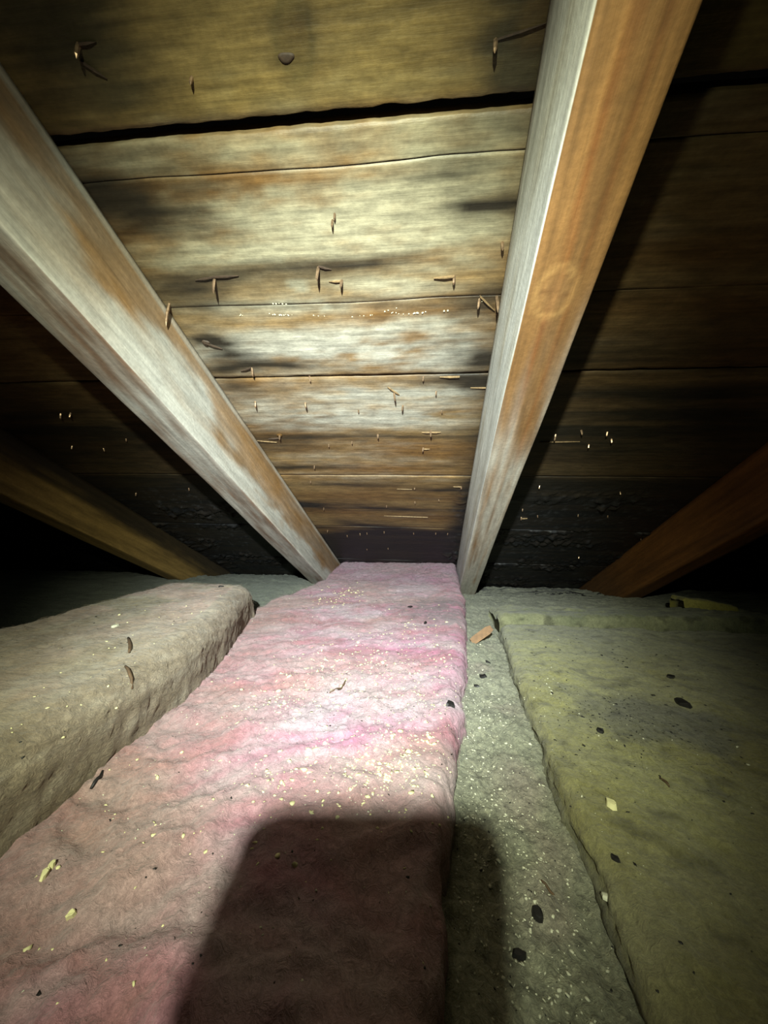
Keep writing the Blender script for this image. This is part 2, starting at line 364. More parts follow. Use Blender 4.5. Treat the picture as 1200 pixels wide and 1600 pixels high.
# rows of tiny resin beads on the wide middle board
def blobs(cs, rs, sub=1):
    bm = bmesh.new(); bmesh.ops.create_icosphere(bm, subdivisions=sub, radius=1)
    bv = np.array([v.co[:] for v in bm.verts]); bf = np.array([[v.index for v in f.verts] for f in bm.faces]); bm.free()
    V = np.concatenate([bv*np.asarray(r)+c for c, r in zip(cs, rs)]); F = np.concatenate([bf+i*len(bv) for i in range(len(cs))])
    return V, F
cs, rs = [], []
for x0, x1, y0, y1, n in [(375,390,492,493,4),(420,458,491,492,14),(488,512,492,493,6),(550,585,494,491,5),(610,625,488,490,4),(625,675,491,487,14),(425,450,474,476,6),(690,700,486,486,2),(745,755,468,472,4),(600,620,486,482,3)]:
    for q in range(n):
        t = random.random(); a, b = deck_uv(x0+(x1-x0)*t, y0+(y1-y0)*t+random.uniform(-1, 1)); r = random.uniform(.0005, .0012)
        cs.append((a, b, -0.0002)); rs.append((r, r, r*.8))
V, F = blobs(cs, rs)
rb = mesh_obj('resin_beads', V, F, M_resin, board_for(cs[0][1])); rb['kind'] = 'stuff'
# knots: the round dark knot hole on the upper board and smaller ones
def ring_knot(px, py, ru, rv, depth, mat, name='knot'):
    a, b = deck_uv(px, py); n = 20; V = [(a, b, -depth)]; F = []
    for q, (k, h) in enumerate([(.5, depth*.9), (.85, depth*.7), (1.0, -.0015)]):
        for j in range(n):
            th = 2*math.pi*j/n; w_ = 1+.12*math.sin(3*th+a*40)
            V.append((a+ru*k*w_*math.cos(th), b+rv*k*w_*math.sin(th), -h))
    F += [(0, 1+(j+1) % n, 1+j) for j in range(n)]
    for q in range(2):
        F += [(1+q*n+j, 1+q*n+(j+1) % n, 1+(q+1)*n+(j+1) % n, 1+(q+1)*n+j) for j in range(n)]
    return mesh_obj(name, V, F, mat, board_for(b))
M_knot = plain_mat('knot_wood', lin(98, 72, 40), 0.95, 0, 0.35, 90)
M_knot.node_tree.nodes['Principled BSDF'].inputs['Specular IOR Level'].default_value = 0.05
ring_knot(447, 90, .006, .0026, .0006, M_splinter_dark)
ring_knot(322, 536, .005, .0045, .0015, M_splinter_dark)
ring_knot(437, 680, .005, .004, .002, M_knot)

# ------------------------------------------------------------------ rafters
def rafter(name, xa, xb, label, cfun, v_lo=-1.05, v_hi=1.75, step=.0035):
    c = .0025; h = RD; wd = xb-xa
    # cross-section around the lumber: x across, q = distance below the roof boards
    per = []
    def run(x0, q0, x1, q1, st):
        n = max(2, int(math.hypot(x1-x0, q1-q0)/st))
        for i in range(n): per.append((x0+(x1-x0)*i/n, q0+(q1-q0)*i/n))
    run(0, 0.0005, 0, h-c, step); run(0, h-c, c*.3, h-c*.3, c); run(c*.3, h-c*.3, c, h, c)
    run(c, h, wd-c, h, step); run(wd-c, h, wd-c*.3, h-c*.3, c); run(wd-c*.3, h-c*.3, wd, h-c, c)
    run(wd, h-c, wd, .0005, step); run(wd, .0005, 0, .0005, .02)
    per = np.array(per); m = len(per)
    vs = np.concatenate([np.arange(v_lo, -.12, .02), np.arange(-.12, 1.15, step), np.arange(1.15, v_hi, .02)])
    V = np.repeat(vs, m); X = np.tile(per[:, 0], len(vs)); Q = np.tile(per[:, 1], len(vs))
    P = np.stack([X+xa*7, V, Q], 1)
    wob = fbm(P, (18, 3.5, 18), 3, 31)*.0011
    nx = np.where(X < c, -1, np.where(X > wd-c, 1, 0))*(Q > .003); nq = (Q > h-c)*1.0
    colr = cfun(X/wd, V, Q/h, P)
    X2 = X+nx*wob; Q2 = Q+nq*wob
    W = np.stack([X2-wd/2, V-v_hi, RD-Q2], 1)
    fa = grid_faces(len(vs), m, True)
    caps = [np.arange(m)[::-1]]
    foot = np.array([xa+wd/2, 0, CZ]) + dv*v_hi + nv*(HD-RD)
    o = mesh_obj(name, W, fa[:, ::-1], M_rafter, None, colr)
    o.matrix_world = Matrix(((1, dv[0], nv[0], foot[0]), (0, dv[1], nv[1], foot[1]), (0, dv[2], nv[2], foot[2]), (0, 0, 0, 1)))
    return tag(o, label, 'rafter', 'rafters')
I0 = np.interp
TAN, ORANGE, GREYW, WHITE = lin(172, 130, 78), lin(156, 114, 66), lin(150, 132, 112), lin(226, 226, 216)
def col_left(x, v, q, P):
    g = fbm(P, (60, 5, 60), 3, 41)
    c = mix(TAN[None]*.82, TAN[None]*1.12, .5+.6*g)
    # side face towards the bay: white bloom in large slanting patches, browner along the roof edge and in a long tongue
    side = (x > .9)
    s = q - .15*np.sin(v*7)
    blotch = fbm(P, (20, 6, 20), 4, 42, .6)
    qb = I0(v, [-.2, .05, .10, .153, .183, .251, .308, .349, .439, .564, .75, 1.0], [.35, .30, .34, .54, .40, .22, .38, .60, .66, .70, .68, .60])
    d_ = q-qb+.16*blotch
    wht = sstep(-.06, .16, d_)*(.62+.35*sstep(.12, .3, v))*(.86+.3*blotch)
    wht = np.clip(wht+.18+.2*blotch, 0, 1)
    rim = (q < .085)*(.62+.3*blotch)
    wht = np.maximum(wht, rim)
    cs_ = mix(c, WHITE[None], wht*.92)
    # underside: grey
    gb = fbm(P, (70, 9, 70), 3, 44, .6)
    cb = mix(lin(138, 112, 92)[None], lin(196, 192, 182)[None], .40+.75*gb+.25*sstep(.2, .6, v))
    return np.where(side[:, None] & (q < .985)[:, None], cs_, cb)
ka, kb = .455, .42
def col_right(x, v, q, P):
    g = fbm(P, (40, 4, 40), 4, 51, .6)
    under = (q > .985)
    # underside: orange with long darker grain lines, white low down
    line = fbm(P, (110, 2.2, 20), 3, 52, .55)
    cb = mix(ORANGE[None]*.80, ORANGE[None]*1.2, .5+.75*line)
    cb = mix(cb, lin(150, 92, 44)[None], .75*np.exp(-((x-.40-.10*fbm(P, (3, 6, 3), 2, 53))/.05)**2)*(v < .38))
    cb = mix(cb, lin(150, 92, 44)[None], .5*np.exp(-((x-.72)/.04)**2)*(v < .4))
    low = sstep(.20, .42, v+.10*fbm(P, (40, 5, 40), 3, 54))
    wb = np.clip(low*(.72+.8*fbm(P, (90, 5, 30), 3, 55, .6))+.35*sstep(.5, .8, v), 0, 1)
    wb = np.maximum(wb, .55*np.exp(-((x-.97)/.05)**2)*sstep(.25, .4, v))
    cb = mix(cb, lin(222, 216, 200)[None], wb*.92)
    # oval knot
    r = np.sqrt(((x-.42)*RW/.0125)**2+((v-KV)/.0165)**2)
    cb = mix(cb, lin(226, 176, 108)[None], .45*np.exp(-((r-1.05)/.2)**2))
    cb = mix(cb, lin(176, 132, 82)[None], .5*(1-sstep(.6, .95, r)))
    cb = mix(cb, lin(120, 78, 40)[None], .35*np.exp(-((r-.9)/.08)**2))
    cb = mix(cb, lin(120, 80, 44)[None], .6*np.exp(-(((v-KV)-.2*(x-.42)*RW)/.0012)**2)*(r < .8))
    # side towards the bay: grey-white bloom
    sd = fbm(P, (40, 6, 40), 4, 56, .6)
    cs_ = mix(lin(200, 188, 160)[None], lin(248, 250, 244)[None], .88+.55*sd+.15*sstep(.0, .4, v))
    cs_ = mix(cs_, lin(120, 96, 66)[None], .6*np.exp(-((q-.05)/.05)**2))
    other = TAN[None]*(.7+.3*g[:, None])
    c = np.where((x < .1)[:, None], cs_, other)
    return np.where(under[:, None], cb, c)
def col_far(tint, soot=0.0):
    def f(x, v, q, P):
        g = fbm(P, (50, 4, 50), 4, 61, .6)
        c = mix(tint[None]*.65, tint[None]*1.15, .5+.7*g)
        c = mix(c, lin(34, 30, 26)[None], .9*(1-sstep(soot-.35, soot+.05, q+.15*g)) if soot else 0*q)
        return mix(c, lin(70, 60, 44)[None], .5*sstep(.85, 1.1, v+.1*g))
    return f
# the knot's place along the right rafter
def under_v(px, py):
    r = pray(px, py); p = r*(HD-RD)/(r@nv); return float(p@dv), float(p[0])
KV, KX = under_v(860, 458)
rafter('rafter', UL-RW, UL, 'whitish mould-streaked rafter left of the pink insulation', col_left)
rafter('rafter', U1, U1+RW, 'orange-brown rafter with oval knot, right of the pink insulation', col_right)
xfl = UL-1.18*HD; xfr = U1+1.1467*HD
rafter('rafter', xfl-RW, xfl, 'dim tan rafter at the left edge above the grey fill', col_far(lin(172, 138, 78), .62), step=.006)
rafter('rafter', xfr, xfr+RW, 'dark brown rafter at the right edge above the yellow batt', col_far(lin(160, 104, 50)), step=.006)

# ------------------------------------------------------------------ heights of the insulation (z relative to the lens)
I = np.interp
def zg(x, y):
    x = np.asarray(x, float); y = np.asarray(y, float)
    z = I(y, [-.4, 0, .25, .6, 1.0, 1.3, 2], [-.21, -.205, -.192, -.150, -.112, -.114, -.12])
    lift = sstep(-.24, -.36, x)*sstep(.62, .92, y)*.034
    left_low = sstep(-.45, -.60, x)*(1-sstep(.5, .9, y))*.02
    P = np.stack([x, y, 0*x], 1)
    return z+lift-left_low+fbm(P, (14, 14, 1), 3, 71)*.004*(1+1.2*sstep(1.0, 1.2, y)*(x > .12))
def zp(y): return I(y, [-.4, 0, .2, .4, .56, .8, .95, 1.04, 1.09, 1.2], [-.19, -.185, -.168, -.145, -.128, -.096, -.070, -.042, -.024, -.02])
def zL(y): return I(y, [-.4, 0, .2, .4, .6, .8], [-.135, -.125, -.11, -.085, -.059, -.055])
def zY(y): return I(y, [-.4, 0, .25, .6, .8, 1.0], [-.19, -.185, -.170, -.125, -.108, -.10])
DECKZ = lambda y: (HD - y*math.sin(SL))/math.cos(SL)

# the timber-and-plaster floor under the insulation
bm = bmesh.new(); bmesh.ops.create_cube(bm, size=1)
fl = mesh_obj('floor', [(v.co.x*5, v.co.y*3.4+.3, v.co.z*.02-.01) for v in bm.verts], [tuple(v.index for v in f.verts) for f in bm.faces], M_dark, smooth=False); bm.free()
fl['kind'] = 'structure'; fl['label'] = 'attic floor hidden under the insulation'

# grey loose fill between and behind the batts
xs = np.concatenate([np.arange(-1.9, -.75, .02), np.arange(-.75, -.02, .006), np.arange(-.02, .2, .0026), np.arange(.2, .75, .006), np.arange(.75, 1.9, .02)])
ys = np.concatenate([np.arange(-.4, .08, .01), np.arange(.08, .8, .0034), np.arange(.8, 1.45, .005), np.arange(1.45, 1.6, .02)])
X, Y = np.meshgrid(xs, ys, indexing='ij'); X = X.ravel(); Y = Y.ravel()
P = np.stack([X, Y, 0*X], 1)
Z = zg(X, Y)
grit = fbm(P, (190, 190, 1), 3, 72, .7)
Z = Z + grit*.0016 + np.abs(fbm(P, (60, 60, 1), 2, 73))*.004
Z = np.minimum(Z, DECKZ(Y)-.001)
n1 = fbm(P, (9, 9, 1), 3, 74); n2 = fbm(P, (150, 150, 1), 3, 75, .7)
C = mix(lin(176, 178, 150)[None], lin(206, 206, 178)[None], .5+.5*n1)
C = mix(C, lin(222, 220, 186)[None], 0.75*sstep(.35, .8, n2)*sstep(1.0, .5, Y)*(X > -.05))
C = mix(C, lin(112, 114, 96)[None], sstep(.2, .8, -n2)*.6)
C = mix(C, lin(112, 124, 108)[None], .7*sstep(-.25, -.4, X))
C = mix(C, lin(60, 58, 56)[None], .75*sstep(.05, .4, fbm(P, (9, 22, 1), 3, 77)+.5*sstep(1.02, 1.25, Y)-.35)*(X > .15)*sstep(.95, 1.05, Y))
C = mix(C, lin(196, 168, 164)[None], .35*sstep(.1, .6, fbm(P, (14, 14, 1), 2, 78))*np.exp(-((X-.07)/.025)**2))
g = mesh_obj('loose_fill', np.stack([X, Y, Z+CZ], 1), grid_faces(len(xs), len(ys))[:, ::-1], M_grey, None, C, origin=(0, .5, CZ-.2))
tag(g, 'grey granular loose fill insulation between the batts and along the eave', 'insulation', kind='stuff')

# ------------------------------------------------------------------ insulation batts
def batt(name, mat, xl, xr, y0, y1, zt, zb, cfun, disp, r=.02, sx=.003, sy=.0035, back_skew=0.0, wander=.004, yfun=None):
    ys_ = np.concatenate([np.arange(y0, .07, .012), np.arange(max(.07, y0), y1-1e-6, sy), [y1]])
    xw = abs(xr(.5)-xl(.5)); ht = .12
    ntop = int((xw-2*r)/sx); nside = max(4, int(.06/sx)); narc = max(4, int(r*1.57/sx))
    prof = []   # (side, t): lower-left up, over, down
    rows = []
    for s_ in np.linspace(1, 0, nside, endpoint=False): rows.append((0, 0.0, s_, -1, 0))
    for a in np.linspace(0, math.pi/2, narc, endpoint=False): rows.append((1, a, 0, -math.cos(a), math.sin(a)))
    for t in np.linspace(0, 1, ntop, endpoint=False): rows.append((2, t, 0, 0, 1))
    for a in np.linspace(math.pi/2, 0, narc, endpoint=False): rows.append((3, a, 0, math.cos(a), math.sin(a)))
    for s_ in np.linspace(0, 1, nside+1): rows.append((4, 0.0, s_, 1, 0))
    R_ = np.array(rows); m = len(R_); n = len(ys_)
    Yg = np.repeat(ys_, m); K = np.tile(R_[:, 0], n); A = np.tile(R_[:, 1], n); S = np.tile(R_[:, 2], n); NX = np.tile(R_[:, 3], n); NZ = np.tile(R_[:, 4], n)
    XL = xl(Yg); XR = xr(Yg)
    ZT = zt(Yg)
    e = np.clip((Yg-(y1-r))/r, 0, 1); ZT = ZT - r*(1-np.sqrt(np.clip(1-e*e, 0, 1)))
    Xg = np.where(K == 0, XL, np.where(K == 1, XL+r-r*np.cos(A), np.where(K == 2, XL+r+(XR-XL-2*r)*A, np.where(K == 3, XR-r+r*np.cos(A), XR))))
    zside = lambda S: (ZT-r)*(1-S)+zb*S
    Zg = np.where((K == 0) | (K == 4), zside(S), np.where((K == 1) | (K == 3), ZT-r+r*np.sin(A), ZT))
    if back_skew: Yg = Yg + back_skew*(Xg-XR)*sstep(y1-.25, y1, Yg)
    if yfun is not None: Yg = Yg + yfun(Xg)*sstep(y1-.2, y1, Yg)
    P = np.stack([Xg, Yg, Zg], 1)
    D = disp(P, K)
    wl = fbm(P, (2, 9, 2), 3, 91)*wander*np.where(K == 2, 0, 1)
    Xn = Xg+NX*D+NX*wl*.6; Zn = Zg+NZ*D
    Zn = np.minimum(Zn, DECKZ(Yg)-.0005)
    C = cfun(P, K, S)
    fa = grid_faces(n, m)[:, ::-1]
    Vv = np.stack([Xn, Yg, Zn+CZ], 1)
    # end wall: strips from the last ring down to the base
    k = len(Vv)
    last = np.arange((n-1)*m, n*m)
    ew = Vv[last].copy(); ew[:, 2] = zb+CZ; ew[:, 1] += .004
    Vv = np.concatenate([Vv, ew]); C = np.concatenate([C, C[last]])
    q = np.arange(m-1)
    endf = np.stack([last[q], k+q, k+q+1, last[q+1]], -1)
    fa = np.concatenate([fa, endf[:, ::-1]])
    og = ((xl(.4)+xr(.4))/2, .4, CZ+zb)
    return mesh_obj(name, Vv, fa, mat, None, C, origin=og), (Vv, NX, NZ, C, m, n)

def fibres(parent, data, count, ln, mat_, seed, tone=1.15, rad=.00007, ymin=.05, ymax=1.2):
    Vv, NX, NZ, C, m, n = data; rg = np.random.default_rng(seed)
    N0 = n*m; ok = np.where((Vv[:N0, 1] > ymin) & (Vv[:N0, 1] < ymax))[0]
    # nearer parts are denser so weight by area evenly: pick at random
    idx = rg.choice(ok, count)
    base = Vv[idx]; nor = np.stack([NX[idx], 0*NX[idx], NZ[idx]], 1)
    th = rg.normal(0, 1, (count, 3)); th -= (th*nor).sum(1)[:, None]*nor*.82; th /= np.linalg.norm(th, axis=1)[:, None]
    L = ln*rg.uniform(.4, 1.5, count)[:, None]
    bend = rg.normal(0, .5, (count, 3)); bend -= (bend*nor).sum(1)[:, None]*nor
    seg = 5; pts = []
    for s in range(seg):
        t = s/(seg-1)
        pts.append(base + th*L*(t-.5) + bend*L*(t-.5)**2*1.6 + nor*(.0012*(1-(2*t-1)**2)+.0002))
    Pt = np.stack(pts, 1)
    side = np.cross(th, nor); side /= (np.linalg.norm(side, axis=1)[:, None]+1e-9)
    ring = [side*rad, -side*.5*rad+nor*.87*rad, -side*.5*rad-nor*.87*rad]
    V = np.stack([Pt+r_[:, None, :] for r_ in ring], 2)      # count, seg, 3, xyz
    V = V.reshape(-1, 3)
    b0 = (np.arange(count)*seg*3)[:, None]
    f = []
    for s in range(seg-1):
        for j in range(3):
            j2 = (j+1) % 3
            f.append(np.stack([b0[:, 0]+s*3+j, b0[:, 0]+s*3+j2, b0[:, 0]+(s+1)*3+j2, b0[:, 0]+(s+1)*3+j], -1))
    Fa = np.concatenate(f)
    cc = np.repeat(np.clip(C[idx]*tone*rg.uniform(.8, 1.25, (count, 1)), 0, .95), seg*3, axis=0)
    o = mesh_obj('loose_fibres', V-np.array(parent.location), Fa, mat_, parent, cc)
    o['kind'] = 'stuff'
    return o

def warp(P, f, a, s):
    return np.stack([P[:, 0]+a*fbm(P, f, 2, s), P[:, 1]+a*fbm(P, f, 2, s+1), P[:, 2]], 1)
# --- pink
def pink_disp(P, K):
    Q = warp(P, (10, 10, 10), .02, 101)
    d = np.stack([Q[:, 0]*.8+Q[:, 1]*.55, -Q[:, 0]*.45+Q[:, 1]*1.0, Q[:, 2]], 1)
    ridge = fbm(d, (11, 26, 9), 4, 103, .55)
    fine = fbm(Q, (110, 110, 110), 3, 104, .65)
    return ridge*(.0042-.0018*sstep(.35, .6, P[:, 1])) + fine*.0014 + fbm(Q, (26, 26, 26), 3, 105, .6)*.0024
def pink_col(P, K, S):
    Q = warp(P, (12, 12, 12), .025, 111)
    d = np.stack([Q[:, 0]*.8+Q[:, 1]*.5, -Q[:, 0]*.4+Q[:, 1]*1.0, Q[:, 2]], 1)
    a = fbm(d, (10, 19, 8), 4, 112, .62); b = fbm(P, (7, 9, 7), 3, 113); c3 = fbm(d, (40, 64, 20), 3, 114, .6)
    c = mix(lin(220, 168, 176)[None], lin(228, 150, 186)[None], .5+.9*b)
    c = mix(c, lin(238, 216, 226)[None], np.clip(.30+.8*a+.35*c3, 0, 1)*.85)
    c = mix(c, lin(196, 120, 130)[None], np.clip(-.9*a-.1, 0, .7))
    c = mix(c, lin(220, 190, 176)[None], .5*sstep(-.1, .5, fbm(P, (5, 7, 5), 3, 115)))
    # yellowish lamp falloff towards the near left, put into the wool colour
    c = mix(c, lin(204, 168, 150)[None], .5*sstep(-.06, -.22, P[:, 0]+.25*(P[:, 1]-.25)))
    # grey dirt towards the eave
    dirt = np.exp(-((P[:, 0]-.02)/.09)**2-((P[:, 1]-.72)/.09)**2)
    c = mix(c, lin(150, 126, 132)[None], np.clip(dirt*(.9+1.1*c3), 0, .85))
    c = mix(c, lin(186, 150, 168)[None], .6*sstep(.82, .98, P[:, 1]))
    c = mix(c, lin(150, 150, 128)[None], .6*(K == 4)*(S > .1))
    return c
px_l = lambda y: I(y, [-.4, .1, .35, .62, .75, .9, 1.08], [-.30, -.30, -.31, -.36, -.36, -.315, -.288])
px_r = lambda y: I(y, [-.4, .154, .257, .355, .561, .83, 1.06, 1.2], [-.01, .000, .011, .022, .049, .068, .069, .069])
pink, pdat = batt('glass_wool_batt', M_pink, px_l, px_r, -.35, 1.10, zp, -.24, pink_col, pink_disp, r=.018, sx=.0026, sy=.0028)
tag(pink, 'pink fluffy glass wool batt running up to the roof between two rafters', 'insulation')
fibres(pink, pdat, 9000, .012, M_pink, 5, 1.1, ymin=.32)
# --- left, dusty beige
def bl_disp(P, K):
    Q = warp(P, (9, 9, 9), .015, 121)
    side = np.where(K >= 3, 1.0, 0.0)
    d = np.stack([Q[:, 0], Q[:, 1]*.6, Q[:, 2]*2.0+Q[:, 1]*.3], 1)
    return fbm(Q, (16, 14, 16), 4, 122, .55)*.0030*(1-.5*side) + side*fbm(d, (10, 40, 110), 3, 123, .6)*.0016 + fbm(P, (120, 120, 120), 2, 124)*.0009
def bl_col(P, K, S):
    a = fbm(P, (8, 10, 8), 4, 125, .6); d = np.stack([P[:, 0], P[:, 1]+P[:, 0]*.5, P[:, 2]*2.4], 1)
    st = fbm(d, (30, 24, 60), 3, 126, .6)
    c = mix(lin(176, 160, 126)[None], lin(212, 186, 164)[None], .45+.7*a)
    c = mix(c, lin(214, 170, 158)[None], .55*sstep(.30, .55, P[:, 1])*sstep(-.2, .4, a+.3))
    sd = np.where(K >= 3, 1.0, 0.0)
    c = mix(c, lin(182, 166, 142)[None], .8*sd)
    c = mix(c, lin(214, 204, 184)[None], np.clip(st, 0, 1)*.6)
    c = mix(c, lin(128, 112, 90)[None], np.clip(-st, 0, 1)*.55)
    return c
lx_l = lambda y: I(y, [-.4, .3, .63, .8], [-.52, -.52, -.51, -.50])
lx_r = lambda y: I(y, [-.4, .15, .35, .45, .55, .63], [-.232, -.238, -.252, -.275, -.307, -.330])
left, ldat = batt('glass_wool_batt', M_beige, lx_l, lx_r, -.35, .635, zL, -.24, bl_col, bl_disp, r=.03, sx=.003, sy=.003)
tag(left, 'dusty beige glass wool batt lying beside the pink one at left', 'insulation')
fibres(pink, pdat, 1500, .018, M_pink, 8, 1.1, rad=.00012, ymin=.93)
fibres(left, ldat, 3500, .010, M_beige, 6, 1.1, ymin=.28, ymax=.64)
# --- right, yellow
def yl_disp(P, K):
    Q = warp(P, (9, 9, 9), .02, 131)
    side = np.where(K <= 1, 1.0, 0.0)
    layer = fbm(np.stack([P[:, 0], P[:, 1]*.35, P[:, 2]*2.2], 1), (14, 30, 60), 3, 134, .6)*.0035*side
    rid = fbm(Q, (5, 26, 8), 3, 135)*.0022*sstep(.45, .6, P[:, 1])
    return fbm(Q, (14, 14, 14), 4, 132, .55)*.0035 + fbm(P, (110, 110, 110), 3, 133, .65)*.0011 + layer + rid
def yl_col(P, K, S):
    a = fbm(P, (9, 10, 9), 4, 136, .6); f = fbm(P, (120, 120, 120), 2, 137)
    c = mix(lin(170, 164, 106)[None], lin(192, 190, 150)[None], .5+.8*a)
    c = mix(c, lin(170, 172, 146)[None], .65*sstep(.45, .60, P[:, 1]))
    c = mix(c, lin(206, 204, 140)[None], .6*np.exp(-((P[:, 0]-.16)/.05)**2)*sstep(.2, .3, P[:, 1])*(1-sstep(.55, .62, P[:, 1])))
    grey = np.exp(-((P[:, 0]-.20)/.07)**2-((P[:, 1]-.385)/.05)**2)
    grey = sstep(.25, .7, grey+.35*fbm(P, (20, 20, 20), 3, 138))
    c = mix(c, lin(128, 128, 122)[None], .75*grey)
    c = mix(c, lin(70, 68, 64)[None], .6*sstep(.2, .6, f)*grey)
    c = mix(c, lin(150, 138, 84)[None], .45*sstep(.30, .12, P[:, 1]))
    c = mix(c, lin(92, 84, 52)[None], .55*sstep(.26, .5, P[:, 0]+.08*a)*(P[:, 1] < .62))  # olive dimming towards the right, lamp falloff put into the colour
    c = mix(c, lin(84, 80, 66)[None], .5*sstep(.25, .7, fbm(P, (40, 60, 40), 3, 139)))
    sd = np.where((K == 0), 1.0, 0.0)
    c = mix(c, lin(148, 148, 120)[None], .7*sd)
    return c
yx_l = lambda y: I(y, [-.4, .17, .30, .42, .55, .66, .8], [.085, .086, .092, .098, .108, .115, .12])
yx_r = lambda y: I(y, [-.4, .8], [.50, .62])
yel, ydat = batt('glass_wool_batt', M_yellow, yx_l, yx_r, -.35, .665, zY, -.24, yl_col, yl_disp, r=.012, sx=.0032, sy=.0032)
tag(yel, 'yellow glass wool batt with soot-grey patch at right', 'insulation')
fibres(yel, ydat, 4000, .010, M_yellow, 7, 1.1, ymin=.28, ymax=.67)
# --- folded grey-green strip across the end of the yellow batt
def st_disp(P, K):
    Q = warp(P, (12, 12, 12), .015, 141)
    return fbm(Q, (14, 30, 20), 4, 142, .6)*.0045 + fbm(P, (110, 110, 110), 2, 143)*.001
def st_col(P, K, S):
    a = fbm(P, (12, 24, 12), 4, 145, .6)
    c = mix(lin(138, 142, 112)[None], lin(176, 176, 138)[None], .5+.8*a)
    c = mix(c, lin(176, 176, 134)[None], .6*np.exp(-((P[:, 0]-.13)/.03)**2))
    return mix(c, lin(70, 68, 60)[None], .6*sstep(.25, .7, fbm(P, (45, 60, 45), 3, 146)))
def short_batt(name, x0, x1, ya, yb, z0, z1, zb, cfun, disp, mat, rot=0.0, r=.010, s=.003):
    # a short piece lying across: profile in y, swept along x
    xs_ = np.concatenate([[x0, x0+r*.1, x0+r*.4], np.arange(x0+r, x1-r, s), [x1-r*.4, x1-r*.1, x1]])
    pr = []
    for t in np.linspace(1, 0, 12, endpoint=False): pr.append((0, -1, 0, 0, t))
    for a in np.linspace(0, math.pi/2, 6, endpoint=False): pr.append((1, -math.cos(a), math.sin(a), a, 0))
    for t in np.linspace(0, 1, max(4, int((yb-ya-2*r)/s)), endpoint=False): pr.append((2, 0, 1, t, 0))
    for a in np.linspace(math.pi/2, 0, 6, endpoint=False): pr.append((3, math.cos(a), math.sin(a), a, 0))
    for t in np.linspace(0, 1, 12): pr.append((4, 1, 0, 0, t))
    R_ = np.array(pr); m = len(R_); n = len(xs_)
    Xg = np.repeat(xs_, m); K, NY, NZ, A, S = [np.tile(R_[:, i], n) for i in range(5)]
    zt = z0+(z1-z0)*(Xg-x0)/(x1-x0)
    e = np.maximum(np.clip((x0+r-Xg)/r, 0, 1), np.clip((Xg-x1+r)/r, 0, 1)); zt = zt-r*(1-np.sqrt(np.clip(1-e*e, 0, 1)))
    Yg = np.where(K == 0, ya, np.where(K == 1, ya+r-r*np.cos(A), np.where(K == 2, ya+r+(yb-ya-2*r)*A, np.where(K == 3, yb-r+r*np.cos(A), yb))))
    Zg = np.where((K == 0) | (K == 4), (zt-r)*(1-S)+zb*S, np.where((K == 1) | (K == 3), zt-r+r*np.sin(A), zt))
    P = np.stack([Xg, Yg, Zg], 1); D = disp(P, K)
    Yn = Yg+NY*D+rot*(Xg-x0); V = np.stack([Xg, Yn, Zg+NZ*D+CZ], 1); C = cfun(P, K, S)
    fa = list(map(tuple, grid_faces(n, m))); fa.append(tuple(range(m))); fa.append(tuple(range((n-1)*m, n*m))[::-1])
    og = np.array([(x0+x1)/2, (ya+yb)/2, zb+CZ])
    return mesh_obj(name, V, fa, mat, None, C, origin=og)
strip = short_batt('batt_strip', .118, .60, .675, .80, -.108, -.100, -.17, st_col, st_disp, M_yellow, rot=.04)
tag(strip, 'grey-green strip of glass wool across the far end of the yellow batt', 'insulation')
def sc_col(P, K, S):
    a = fbm(P, (14, 40, 14), 4, 155, .6)
    return mix(lin(168, 160, 80)[None], lin(206, 196, 110)[None], .5+.9*a)
scrap = short_batt('batt_scrap', .495, .575, .79, .835, -.078, -.092, -.125, sc_col, st_disp, M_yellow, rot=-.25, r=.006, s=.0025)
tag(scrap, 'small yellow scrap of glass wool under the dark right rafter', 'insulation')

# ------------------------------------------------------------------ debris lying on the insulation
def surf(name):
    if name == 'p': return lambda x, y: zp(y)
    if name == 'l': return lambda x, y: zL(y)
    if name == 'y': return lambda x, y: zY(y)
    return lambda x, y: float(zg(np.array([x]), np.array([y]))[0]) + .001
def at(px, py, s):
    r = pray(px, py); fn = surf(s); lo = .03; t = lo
    while t < 2.5:
        p = r*t
        if p[2] < fn(p[0], p[1]): break
        t += .01
    a, b = t-.01, t
    for _ in range(18):
        t = (a+b)/2; p = r*t
        if p[2] < fn(p[0], p[1]): b = t
        else: a = t
    return r*b
